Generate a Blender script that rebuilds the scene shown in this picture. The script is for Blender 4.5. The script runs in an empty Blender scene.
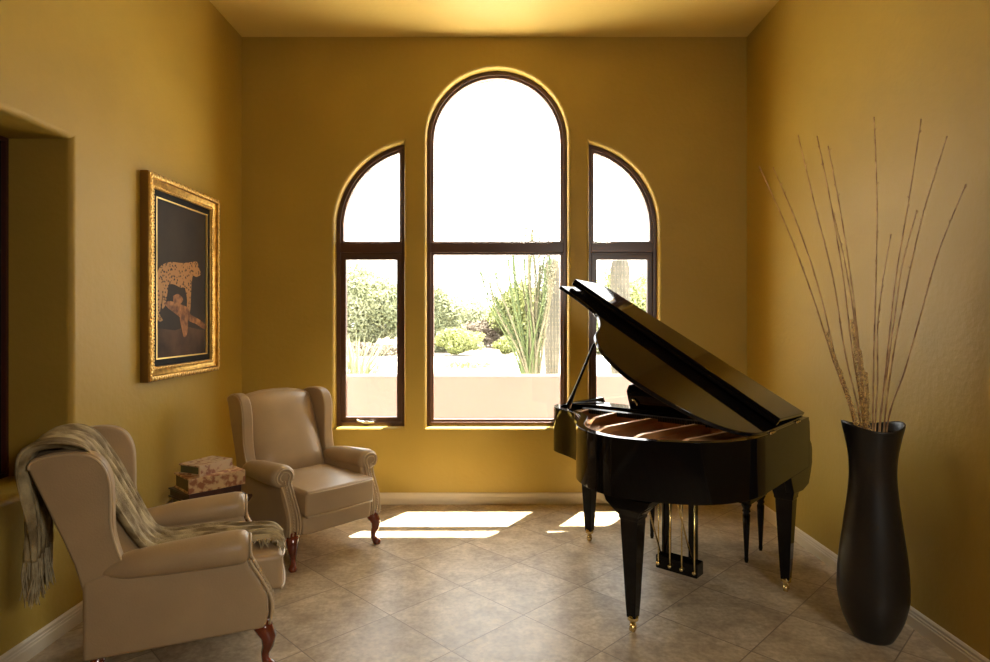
import bpy, bmesh, math, random
from math import sin, cos, pi, sqrt, radians as R
from mathutils import Vector, Matrix, Euler
random.seed(7)
S = bpy.context.scene
COL = S.collection

# ---------------------------------------------------------------- camera
H = 1.58; F = 612.0; VX = 497.0; VY = 320.0
cam = bpy.data.cameras.new('camera'); co = bpy.data.objects.new('camera', cam); COL.objects.link(co)
co.location = (0, 0, H); co.rotation_euler = (pi/2, 0, 0)
cam.sensor_width = 36; cam.lens = F/990*36
cam.shift_x = -(VX-495)/990; cam.shift_y = -(331-VY)/990
cam.clip_end = 400
S.camera = co
def P(px, py, Y): return Vector(((px-VX)*Y/F, Y, H-(py-VY)*Y/F))
def FL(px, py): Y = F*H/(py-VY); return Vector(((px-VX)*Y/F, Y, 0))

# ---------------------------------------------------------------- world, sun, lights, exposure
w = bpy.data.worlds.new('world'); S.world = w; w.use_nodes = True
bg = w.node_tree.nodes['Background']; bg.inputs[0].default_value = (1.0, 0.985, 0.95, 1); bg.inputs[1].default_value = 4.6
sd = bpy.data.lights.new('sun', 'SUN'); sd.energy = 34.0; sd.angle = R(0.55); sd.color = (1.0, 0.93, 0.78)
so = bpy.data.objects.new('sun', sd); COL.objects.link(so)
so.rotation_euler = Vector((-0.2, -0.34, -1)).to_track_quat('-Z', 'Y').to_euler()
def area(name, loc, target, sx, sy, energy, color, spread=180):
    l = bpy.data.lights.new(name, 'AREA'); l.shape = 'RECTANGLE'; l.size = sx; l.size_y = sy
    l.energy = energy; l.color = color; l.spread = R(spread)
    o = bpy.data.objects.new(name, l); COL.objects.link(o); o.location = loc
    o.rotation_euler = (Vector(target)-Vector(loc)).to_track_quat('-Z', 'Y').to_euler()
    return o
area('rear_room_light', (1.75, -0.9, 2.35), (0.3, 3.6, 0.2), 0.6, 0.6, 21, (1.0, 0.93, 0.82), 120)
for nm, x, wd, zc, hh in (('portal_centre', 0, 1.2, 2.2, 3.1), ('portal_left', -1.1, 0.6, 1.85, 2.4), ('portal_right', 1.1, 0.6, 1.85, 2.4)):
    o = area(nm, (x, 5.66, zc), (x, 0, zc), wd, hh, 1, (1, 1, 1)); o.data.cycles.is_portal = True
S.view_settings.view_transform = 'Standard'; S.view_settings.look = 'None'
S.view_settings.exposure = 0.57; S.view_settings.gamma = 1.0; S.view_settings.use_curve_mapping = False

# ---------------------------------------------------------------- materials
def s2l(c): return tuple(((v/255)/12.92 if v/255 <= 0.04045 else ((v/255+0.055)/1.055)**2.4) for v in c)
def mat(name, col, rough=0.5, metal=0.0, coat=0.0, col2=None, nscale=8, bump=0.0, bscale=60, stretch=(1, 1, 1), detail=4, contrast=(0.35, 0.65), spec=0.5, trans=0):
    m = bpy.data.materials.new(name); m.use_nodes = True; nt = m.node_tree; b = nt.nodes['Principled BSDF']
    b.inputs['Base Color'].default_value = (*col, 1); b.inputs['Roughness'].default_value = rough
    b.inputs['Metallic'].default_value = metal; b.inputs['Coat Weight'].default_value = coat
    b.inputs['Coat Roughness'].default_value = 0.04; b.inputs['Specular IOR Level'].default_value = spec
    tc = nt.nodes.new('ShaderNodeTexCoord'); mp = nt.nodes.new('ShaderNodeMapping'); mp.inputs['Scale'].default_value = stretch
    nt.links.new(tc.outputs['Object'], mp.inputs['Vector'])
    if col2 is not None:
        n = nt.nodes.new('ShaderNodeTexNoise'); n.inputs['Scale'].default_value = nscale; n.inputs['Detail'].default_value = detail
        nt.links.new(mp.outputs[0], n.inputs['Vector'])
        r = nt.nodes.new('ShaderNodeValToRGB'); r.color_ramp.elements[0].position = contrast[0]; r.color_ramp.elements[1].position = contrast[1]
        r.color_ramp.elements[0].color = (*col, 1); r.color_ramp.elements[1].color = (*col2, 1)
        nt.links.new(n.outputs['Fac'], r.inputs[0]); nt.links.new(r.outputs[0], b.inputs['Base Color'])
    if bump > 0:
        n2 = nt.nodes.new('ShaderNodeTexNoise'); n2.inputs['Scale'].default_value = bscale; n2.inputs['Detail'].default_value = 3
        nt.links.new(mp.outputs[0], n2.inputs['Vector'])
        bp = nt.nodes.new('ShaderNodeBump'); bp.inputs['Strength'].default_value = bump; bp.inputs['Distance'].default_value = 0.01
        nt.links.new(n2.outputs['Fac'], bp.inputs['Height']); nt.links.new(bp.outputs[0], b.inputs['Normal'])
    return m
WALLC = (0.385, 0.255, 0.042)
M = {}
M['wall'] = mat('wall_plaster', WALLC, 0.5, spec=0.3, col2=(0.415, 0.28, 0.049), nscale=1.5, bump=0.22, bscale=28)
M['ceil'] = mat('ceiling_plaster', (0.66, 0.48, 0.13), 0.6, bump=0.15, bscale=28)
M['base'] = mat('baseboard_paint', (0.66, 0.56, 0.40), 0.45)
M['black'] = mat('piano_lacquer', (0.004, 0.003, 0.003), 0.06, coat=0.0, spec=0.27)
M['satin'] = mat('satin_black', (0.012, 0.011, 0.010), 0.35)
M['brass'] = mat('brass', (0.85, 0.66, 0.30), 0.2, metal=1)
M['plate'] = mat('iron_plate_gold', (0.72, 0.38, 0.15), 0.32, metal=0.6)
M['sound'] = mat('soundboard_spruce', (0.66, 0.30, 0.09), 0.3, col2=(0.75, 0.38, 0.13), nscale=3, stretch=(18, 1, 1), coat=0.3)
M['steel'] = mat('string_steel', (0.62, 0.58, 0.5), 0.3, metal=1)
M['felt'] = mat('red_felt', (0.35, 0.03, 0.02), 0.9)
M['ivory'] = mat('ivory_keys', (0.8, 0.76, 0.66), 0.25)
M['leather'] = mat('taupe_leather', (0.42, 0.30, 0.172), 0.38, col2=(0.38, 0.27, 0.155), nscale=5, bump=0.10, bscale=140, spec=0.4)
M['piping'] = mat('leather_piping', (0.50, 0.37, 0.22), 0.38)
M['mahog'] = mat('mahogany', (0.20, 0.035, 0.012), 0.15, coat=0.7, col2=(0.11, 0.02, 0.008), nscale=14)
M['frame'] = mat('window_bronze_wood', (0.075, 0.032, 0.018), 0.35)
M['frame2'] = mat('window_inner_bead', (0.16, 0.085, 0.055), 0.35)
M['vase'] = mat('vase_black_ceramic', (0.013, 0.010, 0.008), 0.34)
M['gold'] = mat('frame_gilt', (0.72, 0.45, 0.11), 0.28, metal=0.9, col2=(0.42, 0.22, 0.05), nscale=30, contrast=(0.35, 0.7))
M['goldside'] = mat('frame_side_bronze', (0.22, 0.115, 0.025), 0.4, metal=0.5)
M['goldb'] = mat('fillet_gilt', (0.90, 0.62, 0.22), 0.3, metal=0.7)
M['liner'] = mat('frame_liner', (0.008, 0.006, 0.004), 0.55, spec=0.1)
M['canvas'] = mat('painting_ground', (0.030, 0.022, 0.017), 0.5, col2=(0.045, 0.033, 0.024), nscale=2.5, spec=0.1)
M['canvas2'] = mat('painting_earth', (0.10, 0.055, 0.035), 0.55, spec=0.1, col2=(0.035, 0.022, 0.016), nscale=4)
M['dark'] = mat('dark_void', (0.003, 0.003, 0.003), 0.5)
M['dwood'] = mat('dark_red_wood', (0.07, 0.018, 0.010), 0.3)
M['stucco'] = mat('garden_wall_stucco', (0.155, 0.108, 0.104), 0.9, bump=0.2, bscale=10)
M['desert'] = mat('desert_gravel', (0.20, 0.16, 0.12), 0.95, col2=(0.16, 0.13, 0.09), nscale=0.6)
M['drive'] = mat('pale_driveway', (0.76, 0.74, 0.72), 0.9)
M['patio'] = mat('pale_patio', (0.84, 0.78, 0.70), 0.85)
M['leaf1'] = mat('leaf_grey_green', (0.18, 0.20, 0.10), 0.8, col2=(0.27, 0.28, 0.17), nscale=0.9)  # outdoor haze put into the colour: greens paled
M['leaf2'] = mat('leaf_yellow_green', (0.24, 0.26, 0.08), 0.8, col2=(0.19, 0.21, 0.08), nscale=1.2)  # paled likewise, colour stands in for haze
M['leaf3'] = mat('dry_brush', (0.17, 0.13, 0.10), 0.9, col2=(0.13, 0.11, 0.08), nscale=1.2)
M['trunk'] = mat('bark', (0.13, 0.10, 0.07), 0.9)
M['ocot'] = mat('ocotillo_stem', (0.085, 0.085, 0.045), 0.85, col2=(0.13, 0.11, 0.07), nscale=6)
M['ocol'] = mat('ocotillo_leaf', (0.075, 0.10, 0.035), 0.85)
M['sag'] = mat('saguaro_skin', (0.070, 0.066, 0.050), 0.9, col2=(0.10, 0.09, 0.07), nscale=5)
M['twig'] = mat('dry_twig', (0.24, 0.115, 0.04), 0.7, col2=(0.55, 0.34, 0.14), nscale=14)
M['twig2'] = mat('golden_curly_twig', (0.75, 0.45, 0.12), 0.5, col2=(0.16, 0.07, 0.02), nscale=60)
M['bookg'] = mat('green_box_side', (0.10, 0.10, 0.045), 0.6)
M['pages'] = mat('brown_box_side', (0.16, 0.11, 0.04), 0.7)
M['map1'] = mat('printed_map_cover', (0.30, 0.11, 0.045), 0.5, col2=(0.60, 0.40, 0.20), nscale=26, contrast=(0.44, 0.56))
M['map2'] = mat('printed_scroll_cover', (0.50, 0.36, 0.22), 0.5, col2=(0.26, 0.10, 0.06), nscale=30, contrast=(0.5, 0.6))
M['dkbook'] = mat('dark_leather_cover', (0.035, 0.012, 0.010), 0.35, col2=(0.06, 0.02, 0.015), nscale=12)
M['blue'] = mat('slate_blue_cover', (0.03, 0.035, 0.045), 0.4)
M['chrome'] = mat('chrome', (0.75, 0.75, 0.75), 0.2, metal=1)
M['catlow'] = mat('painted_lying_cat', (0.36, 0.15, 0.045), 0.5, col2=(0.12, 0.045, 0.015), nscale=22, spec=0.2)

def spotted():
    m = mat('painted_spotted_fur', (0.48, 0.26, 0.10), 0.5, spec=0.2); nt = m.node_tree; b = nt.nodes['Principled BSDF']
    tc = nt.nodes.new('ShaderNodeTexCoord'); v = nt.nodes.new('ShaderNodeTexVoronoi'); v.inputs['Scale'].default_value = 48
    r = nt.nodes.new('ShaderNodeValToRGB'); r.color_ramp.elements[0].position = 0.28; r.color_ramp.elements[1].position = 0.40
    r.color_ramp.elements[0].color = (0.03, 0.015, 0.008, 1); r.color_ramp.elements[1].color = (0.34, 0.165, 0.05, 1)
    nt.links.new(tc.outputs['Object'], v.inputs['Vector']); nt.links.new(v.outputs['Distance'], r.inputs[0]); nt.links.new(r.outputs[0], b.inputs['Base Color'])
    return m
M['spots'] = spotted()

def throw_mat():
    m = mat('woven_throw', (0.20, 0.14, 0.06), 0.75, col2=(0.50, 0.40, 0.22), nscale=9, stretch=(3, 1, 1), bump=0.5, bscale=160, contrast=(0.4, 0.62))
    return m
M['throw'] = throw_mat()
M['fringe'] = mat('throw_fringe', (0.34, 0.26, 0.14), 0.8, col2=(0.50, 0.42, 0.26), nscale=30)

def glass():
    m = bpy.data.materials.new('window_glass'); m.use_nodes = True; nt = m.node_tree; nt.nodes.clear()
    o = nt.nodes.new('ShaderNodeOutputMaterial'); mx = nt.nodes.new('ShaderNodeMixShader')
    t = nt.nodes.new('ShaderNodeBsdfTransparent'); g = nt.nodes.new('ShaderNodeBsdfGlossy'); g.inputs['Roughness'].default_value = 0.02
    mx.inputs[0].default_value = 0.04; t.inputs[0].default_value = (0.96, 0.98, 0.97, 1)
    nt.links.new(t.outputs[0], mx.inputs[1]); nt.links.new(g.outputs[0], mx.inputs[2]); nt.links.new(mx.outputs[0], o.inputs[0])
    return m
M['glass'] = glass()

def floor_mat():
    m = bpy.data.materials.new('floor_stone_tile'); m.use_nodes = True; nt = m.node_tree; b = nt.nodes['Principled BSDF']
    L = nt.links.new; N = nt.nodes.new
    g = N('ShaderNodeNewGeometry'); mp = N('ShaderNodeMapping'); mp.vector_type = 'POINT'
    mp.inputs['Rotation'].default_value = (0, 0, pi/4); mp.inputs['Location'].default_value = (2.722+0.505*20, -2.417+0.505*20, 0)
    L(g.outputs['Position'], mp.inputs['Vector'])
    br = N('ShaderNodeTexBrick'); br.offset = 0; br.squash = 1; br.inputs['Scale'].default_value = 1
    br.inputs['Brick Width'].default_value = 0.505; br.inputs['Row Height'].default_value = 0.505; br.inputs['Mortar Size'].default_value = 0.0035
    br.inputs['Mortar Smooth'].default_value = 0.3; br.inputs['Bias'].default_value = 0
    br.inputs['Color1'].default_value = (0.0, 0, 0, 1); br.inputs['Color2'].default_value = (1, 1, 1, 1)
    L(mp.outputs[0], br.inputs['Vector'])
    n1 = N('ShaderNodeTexNoise'); n1.inputs['Scale'].default_value = 5.5; n1.inputs['Detail'].default_value = 10; n1.inputs['Roughness'].default_value = 0.72
    n1.inputs['Distortion'].default_value = 0.25
    # break the mottling up tile by tile
    ad = N('ShaderNodeVectorMath'); ad.operation = 'MULTIPLY_ADD'; ad.inputs[1].default_value = (6, 6, 6)
    L(br.outputs['Color'], ad.inputs[0]); L(g.outputs['Position'], ad.inputs[2]); L(ad.outputs[0], n1.inputs['Vector'])
    r = N('ShaderNodeValToRGB'); e = r.color_ramp.elements
    e[0].position = 0.30; e[0].color = (0.27, 0.195, 0.125, 1); e[1].position = 0.66; e[1].color = (0.62, 0.51, 0.36, 1)
    k = r.color_ramp.elements.new(0.5); k.color = (0.45, 0.355, 0.235, 1)
    L(n1.outputs['Fac'], r.inputs[0])
    n3 = N('ShaderNodeTexNoise'); n3.inputs['Scale'].default_value = 38; n3.inputs['Detail'].default_value = 5
    L(g.outputs['Position'], n3.inputs['Vector'])
    mm = N('ShaderNodeMix'); mm.data_type = 'RGBA'; mm.blend_type = 'MULTIPLY'; mm.inputs[0].default_value = 0.45
    r3 = N('ShaderNodeValToRGB'); r3.color_ramp.elements[0].position = 0.35; r3.color_ramp.elements[0].color = (0.5, 0.47, 0.44, 1); r3.color_ramp.elements[1].position = 0.6
    L(n3.outputs['Fac'], r3.inputs[0]); L(r.outputs[0], mm.inputs[6]); L(r3.outputs[0], mm.inputs[7])
    mx = N('ShaderNodeMix'); mx.data_type = 'RGBA'; L(br.outputs['Fac'], mx.inputs[0]); L(mm.outputs[2], mx.inputs[6])
    mx.inputs[7].default_value = (0.20, 0.145, 0.10, 1); L(mx.outputs[2], b.inputs['Base Color'])
    b.inputs['Roughness'].default_value = 0.36; b.inputs['Specular IOR Level'].default_value = 0.5
    bp = N('ShaderNodeBump'); bp.inputs['Strength'].default_value = 0.35; bp.inputs['Distance'].default_value = 0.003; bp.invert = True
    L(br.outputs['Fac'], bp.inputs['Height']); L(bp.outputs[0], b.inputs['Normal'])
    return m
M['floor'] = floor_mat()

# ---------------------------------------------------------------- mesh helpers
def obj(name, bm, m, parent=None, smooth=False, bevel=0, seg=3, sub=0, solid=0, angle=30):
    bmesh.ops.recalc_face_normals(bm, faces=bm.faces)
    me = bpy.data.meshes.new(name); bm.to_mesh(me); bm.free()
    me.materials.append(M[m] if isinstance(m, str) else m)
    o = bpy.data.objects.new(name, me); COL.objects.link(o)
    if smooth or bevel or sub:
        for p in me.polygons: p.use_smooth = True
    if solid:
        md = o.modifiers.new('solid', 'SOLIDIFY'); md.thickness = solid; md.offset = 0
    if bevel:
        md = o.modifiers.new('bevel', 'BEVEL'); md.width = bevel; md.segments = seg; md.limit_method = 'ANGLE'; md.angle_limit = R(angle)
        md = o.modifiers.new('wn', 'WEIGHTED_NORMAL'); md.keep_sharp = False
    if sub:
        md = o.modifiers.new('sub', 'SUBSURF'); md.levels = sub; md.render_levels = sub
    if parent: o.parent = parent
    return o
def empty(name, loc, rz=0, parent=None):
    o = bpy.data.objects.new(name, None); COL.objects.link(o); o.location = loc; o.rotation_euler = (0, 0, rz); o.empty_display_size = 0.1
    if parent: o.parent = parent
    return o
def tag(o, label, cat, group=None, kind=None):
    o['label'] = label; o['category'] = cat
    if group: o['group'] = group
    if kind: o['kind'] = kind
    return o
def struct(o): o['kind'] = 'structure'; return o
def NB(): return bmesh.new()
def box(bm, x0, x1, y0, y1, z0, z1, mt=None):
    vs = [bm.verts.new(Vector(p)) for p in ((x0,y0,z0),(x1,y0,z0),(x1,y1,z0),(x0,y1,z0),(x0,y0,z1),(x1,y0,z1),(x1,y1,z1),(x0,y1,z1))]
    if mt is not None:
        for v in vs: v.co = mt @ v.co
    for f in ((0,3,2,1),(4,5,6,7),(0,1,5,4),(1,2,6,5),(2,3,7,6),(3,0,4,7)): bm.faces.new([vs[i] for i in f])
    return vs
def prism(bm, pts, axis, a, b, mt=None):
    """closed polygon pts (2-D) extruded along axis from a to b"""
    def mk(p, t):
        v = Vector((t, p[0], p[1])) if axis == 'x' else Vector((p[0], t, p[1])) if axis == 'y' else Vector((p[0], p[1], t))
        return mt @ v if mt is not None else v
    A = [bm.verts.new(mk(p, a)) for p in pts]; B = [bm.verts.new(mk(p, b)) for p in pts]
    n = len(pts)
    bm.faces.new(A); bm.faces.new(B[::-1])
    for i in range(n): bm.faces.new((A[i], B[i], B[(i+1)%n], A[(i+1)%n]))
def tube(bm, path, rad, n=8, cap=True):
    path = [Vector(p) for p in path]
    if not hasattr(rad, '__len__'): rad = [rad]*len(path)
    rings = []; up = None
    for i, p in enumerate(path):
        d = (path[min(i+1, len(path)-1)]-path[max(i-1, 0)]).normalized()
        if up is None:
            up = Vector((0, 0, 1)) if abs(d.z) < 0.9 else Vector((1, 0, 0))
        s = d.cross(up).normalized(); up = s.cross(d).normalized()
        rings.append([bm.verts.new(p+(s*cos(2*pi*k/n)+up*sin(2*pi*k/n))*rad[i]) for k in range(n)])
    for a, b in zip(rings, rings[1:]):
        for k in range(n): bm.faces.new((a[k], a[(k+1)%n], b[(k+1)%n], b[k]))
    if cap: bm.faces.new(rings[0][::-1]); bm.faces.new(rings[-1])
def lathe(bm, prof, n=24, c=(0, 0, 0), mod=None):
    rings = []
    for r, z in prof:
        rings.append([bm.verts.new((c[0]+max(r, 1e-4)*(mod(2*pi*k/n, z) if mod else 1)*cos(2*pi*k/n), c[1]+max(r, 1e-4)*(mod(2*pi*k/n, z) if mod else 1)*sin(2*pi*k/n), c[2]+z)) for k in range(n)])
    for a, b in zip(rings, rings[1:]):
        for k in range(n): bm.faces.new((a[k], a[(k+1)%n], b[(k+1)%n], b[k]))
    bm.faces.new(rings[0][::-1]); bm.faces.new(rings[-1])
def crom(pts, n=8):
    out = []; q = [pts[0]]+list(pts)+[pts[-1]]
    for i in range(1, len(q)-2):
        p0, p1, p2, p3 = [Vector(p) for p in q[i-1:i+3]]
        for k in range(n):
            t = k/n
            out.append(0.5*((2*p1)+(p2-p0)*t+(2*p0-5*p1+4*p2-p3)*t*t+(3*p1-p0-3*p2+p3)*t**3))
    out.append(Vector(pts[-1])); return out

# ---------------------------------------------------------------- room shell
XL, XR, YB, YR, ZC = -2.19, 2.146, 5.255, -7.0, 4.01
WT = 0.33
def o_centre(d, n=24):
    Rr = 0.611-d; z0 = 0.655+d
    pts = [(-Rr, z0), (Rr, z0)]
    for k in range(n+1):
        a = pi*k/n; pts.append((Rr*cos(a), 3.142+Rr*sin(a)))
    return pts
def o_left(d, n=24):
    xr, cx, cz, Rr = -0.798-d, -0.661, 2.387, 0.74-d; z0 = 0.655+d
    a0 = math.acos((xr-cx)/Rr)
    pts = [(cx-Rr, z0), (xr, z0)]
    for k in range(n+1):
        a = a0+(pi-a0)*k/n; pts.append((cx+Rr*cos(a), cz+Rr*sin(a)))
    return pts
def o_right(d, n=24): return [(-x+(-0.006), z) for x, z in o_left(d, n)]
def rect_out(a0, a1, b0, b1): return lambda d: [(a0+d, b0+d), (a1-d, b0+d), (a1-d, b1-d), (a0+d, b1-d)]
def wall_holes(bm, mp, rect, outs, T, r=0.025, seg=5):
    """mp(a,b,depth)->Vector ; openings with rounded (bullnose) front edge"""
    def loop(pts, dep): return [bm.verts.new(mp(p[0], p[1], dep)) for p in pts]
    def edges(vs): return [bm.edges.new((vs[i], vs[(i+1)%len(vs)])) for i in range(len(vs))]
    a0, a1, b0, b1 = rect
    R4 = [(a0, b0), (a1, b0), (a1, b1), (a0, b1)]
    F0 = loop(R4, 0); B0 = loop(R4, T)
    ef = edges(F0); eb = edges(B0)
    for i in range(4): bm.faces.new((F0[i], F0[(i+1)%4], B0[(i+1)%4], B0[i]))
    for o in outs:
        rings = []
        for k in range(seg+1):
            t = pi/2*k/seg
            rings.append(loop(o(-r*(1-sin(t))), r*(1-cos(t))))
        rings.append(loop(o(0), T))
        ef += edges(rings[0]); eb += edges(rings[-1])
        for A, B in zip(rings, rings[1:]):
            for i in range(len(A)):
                f = bm.faces.new((A[i], A[(i+1)%len(A)], B[(i+1)%len(A)], B[i])); f.smooth = False
    bmesh.ops.triangle_fill(bm, edges=ef, use_beauty=True)
    bmesh.ops.triangle_fill(bm, edges=eb, use_beauty=True)
bm = NB(); wall_holes(bm, lambda a, b, d: Vector((a, YB+d, b)), (XL-WT-0.3, XR+0.3, -0.1, ZC+0.1), [o_centre, o_left, o_right], WT)
struct(obj('wall_back', bm, 'wall'))
bm = NB(); wall_holes(bm, lambda a, b, d: Vector((XL-d, a, b)), (YR, YB, -0.1, ZC+0.1), [rect_out(0.9, 3.154, 0.775, 2.515)], WT, r=0.03)
struct(obj('wall_left', bm, 'wall'))
bm = NB(); box(bm, XR, XR+0.25, YR, YB, -0.1, ZC+0.1); struct(obj('wall_right', bm, 'wall'))
bm = NB(); box(bm, XL-WT-0.3, XR+0.25, YR-0.25, YR, -0.1, ZC+0.1); struct(obj('wall_rear', bm, 'wall'))
bm = NB(); box(bm, XL, XR, YR, YB, -0.1, 0); struct(obj('floor', bm, 'floor'))
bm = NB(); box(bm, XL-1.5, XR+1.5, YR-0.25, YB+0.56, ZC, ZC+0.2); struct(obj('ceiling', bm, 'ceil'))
# baseboards with ridged top
BP = [(0, 0), (0.016, 0), (0.016, 0.055), (0.013, 0.060), (0.013, 0.070), (0.010, 0.074), (0.010, 0.086), (0.004, 0.096), (0, 0.098)]
bm = NB(); prism(bm, [(YB-a, b) for a, b in BP], 'x', XL, XR); struct(obj('baseboard_back', bm, 'base'))
def ybase(name, x, s):
    bm = NB(); prism(bm, [(x+s*a, b) for a, b in BP], 'y', YR, YB-0.016); struct(obj(name, bm, 'base'))
ybase('baseboard_left', XL, 1); ybase('baseboard_right', XR, -1)

# ---------------------------------------------------------------- windows
def ring(bm, out, d0, d1, y0, y1):
    A = out(d0); B = out(d1); n = len(A)
    vs = [[bm.verts.new((p[0], y, p[1])) for p in Q] for Q, y in ((A, y0), (B, y0), (B, y1), (A, y1))]
    for i in range(n):
        j = (i+1) % n
        for a, b in ((0, 1), (1, 2), (2, 3), (3, 0)): bm.faces.new((vs[a][i], vs[a][j], vs[b][j], vs[b][i]))
YF = YB+0.085
def window(name, out, x0, x1, sash, zt0=2.150, zt1=2.272):
    root = struct(empty(name, ((x0+x1)/2, YF, 0.655)))
    off = Matrix.Translation((-(x0+x1)/2, -YF, -0.655))
    def fin(b): b.transform(off)
    bm = NB(); ring(bm, out, 0.0, 0.034, YF, YF+0.09); fin(bm); obj('window_frame', bm, 'frame', root, bevel=0.004, seg=2)
    bm = NB(); ring(bm, out, 0.030, 0.056, YF+0.022, YF+0.075); fin(bm); obj('window_bead', bm, 'frame2', root, bevel=0.003, seg=2)
    bm = NB(); box(bm, x0+0.03, x1-0.03, YF+0.006, YF+0.08, zt0+0.02, zt1-0.015)
    box(bm, x0+0.035, x1-0.035, YF+0.03, YF+0.07, zt1-0.018, zt1); box(bm, x0+0.035, x1-0.035, YF+0.018, YF+0.07, zt0, zt0+0.022)
    fin(bm); obj('transom', bm, 'frame', root, bevel=0.004, seg=2)
    if sash:
        lo = rect_out(x0+0.034, x1-0.034, 0.655+0.03, zt0+0.002)
        bm = NB(); ring(bm, lo, 0.0, 0.045, YF+0.014, YF+0.07); fin(bm); obj('sash', bm, 'frame', root, bevel=0.004, seg=2)
    bm = NB(); q = out(0.045); bm.faces.new([bm.verts.new((p[0], YF+0.055, p[1])) for p in q]); fin(bm); obj('pane', bm, 'glass', root)
    return root
window('window_2', o_centre, -0.611, 0.611, False)
wl = window('window_1', o_left, -1.401, -0.798, True)
window('window_3', o_right, 0.792, 1.395, True)
cx = -1.0995
bm = NB(); p = P(366, 422, YF-0.01); px = p.x-cx; pz = p.z-0.655
box(bm, px-0.03, px+0.03, -0.016, 0.01, pz-0.012, pz+0.010); tube(bm, [(px-0.012, -0.02, pz), (px-0.05, -0.035, pz+0.012), (px-0.075, -0.035, pz+0.022)], [0.009, 0.007, 0.009], 8)
tube(bm, [(px+0.02, -0.02, pz), (px+0.075, -0.03, pz+0.002)], [0.009, 0.007], 8)
obj('crank_handle', bm, 'chrome', wl, bevel=0.003)

# black panel standing in for an unlit opening in the left recess
recess_op = struct(empty('recess_opening', (XL-WT-0.02, 2.03, 0.775)))
bm = NB(); box(bm, -0.03, 0.0, -1.2, 1.2, -0.1, 1.9); obj('pane', bm, 'dark', recess_op)  # matte black sheet, no glass: darkness of the room beyond as colour
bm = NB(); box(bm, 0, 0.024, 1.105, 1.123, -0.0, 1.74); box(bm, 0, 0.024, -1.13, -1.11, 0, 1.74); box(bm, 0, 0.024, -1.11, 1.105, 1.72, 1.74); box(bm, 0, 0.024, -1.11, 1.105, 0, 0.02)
obj('window_frame', bm, 'dwood', recess_op)

# ---------------------------------------------------------------- outdoors
bm = NB(); box(bm, -40, 60, YB+WT, 8.3, -0.12, -0.02); struct(obj('patio', bm, 'patio'))
bm = NB(); box(bm, -80, 90, 27.0, 160, -0.14, -0.03); struct(obj('desert_ground', bm, 'desert'))
bm = NB(); box(bm, -60, 60, 8.3, 17.2, -0.14, -0.03); struct(obj('bounce_ground', bm, 'patio'))  # unseen ground, added pale to bounce sunlight up to the ceiling
bm = NB(); box(bm, -60, 60, 17.2, 27.0, -0.03, -0.01); struct(obj('driveway', bm, 'drive'))
bm = NB(); box(bm, -9, 10, 8.0, 8.25, -0.05, 0.855); tag(obj('garden_wall', bm, 'stucco', bevel=0.03), 'low pale pink stucco garden wall crossing behind all three windows', 'garden wall')

def leaf_bm(bm, c, rad, n, sz, hollow=0.35):
    for _ in range(n):
        while True:
            v = Vector((random.uniform(-1, 1), random.uniform(-1, 1), random.uniform(-1, 1)))
            if v.length <= 1: break
        v = v.normalized()*(hollow+(1-hollow)*v.length) if random.random() < 0.5 else v
        lump = 1+0.22*sin(5*v.x+3*c[0])*cos(4*v.z+2*v.y)
        p = Vector(c)+Vector((v.x*rad[0], v.y*rad[1], v.z*rad[2]))*lump
        a = Vector((random.gauss(0, 1), random.gauss(0, 1), random.gauss(0, 1))).normalized()
        b = a.orthogonal().normalized(); s = sz*random.uniform(0.6, 1.4)
        vs = [bm.verts.new(p+q) for q in (-a*s, b*s*0.45, a*s, -b*s*0.45)]
        bm.faces.new(vs)
def tree(name, label, cat, px, y, Y, rpx, rpy, n, sz, m, group=None, trunk=True):
    p = P(px, y, Y); rx = rpx*Y/F; rz = rpy*Y/F
    root = empty(name, (p.x, Y, -0.03)); tag(root, label, cat, group)
    n = int(n*3.2); sz *= 0.5
    bm = NB(); leaf_bm(bm, (0, 0, p.z+0.03), (rx, rx*0.8, rz), n, sz)
    for _ in range(4): leaf_bm(bm, (random.uniform(-.7, .7)*rx, random.uniform(-.4, .4)*rx, p.z+random.uniform(0.0, .6)*rz), (rx*.45, rx*.45, rz*.5), n//6, sz)
    obj('foliage', bm, m, root)
    if trunk:
        bm = NB()
        for k in range(4):
            a = 2*pi*k/4+0.4; tube(bm, [(0.06*cos(a), 0.06*sin(a), 0), (0.3*cos(a)*rx, 0.3*sin(a)*rx, p.z*0.6), (0.6*cos(a)*rx, 0.5*sin(a)*rx, p.z+0.4*rz)], [0.10, 0.07, 0.02], 6)
        obj('trunk', bm, 'trunk', root, smooth=True)
    return root
tree('desert_tree', 'tall grey green desert tree filling the left window beyond the drive', 'tree', 368, 308, 31, 38, 40, 3600, 0.20, 'leaf1')
tree('desert_tree', 'grey green desert tree at the left edge of the centre window', 'tree', 443, 322, 31, 26, 32, 2600, 0.18, 'leaf1')
tree('desert_tree', 'low brownish green desert tree in the middle of the centre window', 'tree', 480, 326, 44, 34, 26, 2600, 0.2, 'leaf1')
tree('desert_tree', 'pale green desert tree behind the ocotillo in the centre window', 'tree', 530, 318, 36, 36, 34, 2600, 0.22, 'leaf2')
tree('desert_tree', 'bushy green desert tree behind the saguaro in the right window', 'tree', 617, 314, 30, 44, 42, 3600, 0.2, 'leaf2')
tree('creosote_bush', 'bright yellow green bush beyond the drive in the centre window', 'bush', 462, 341, 27.8, 24, 12, 1900, 0.12, 'leaf2', trunk=False)
tree('creosote_bush', 'yellow green bush beside the foot of the ocotillo', 'bush', 510, 345, 28.0, 15, 8, 1300, 0.12, 'leaf2', trunk=False)
tree('dry_brush', 'dry tan brush at the foot of the tree in the left window', 'bush', 368, 351, 27.6, 34, 8, 1500, 0.12, 'leaf3', trunk=False)
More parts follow.
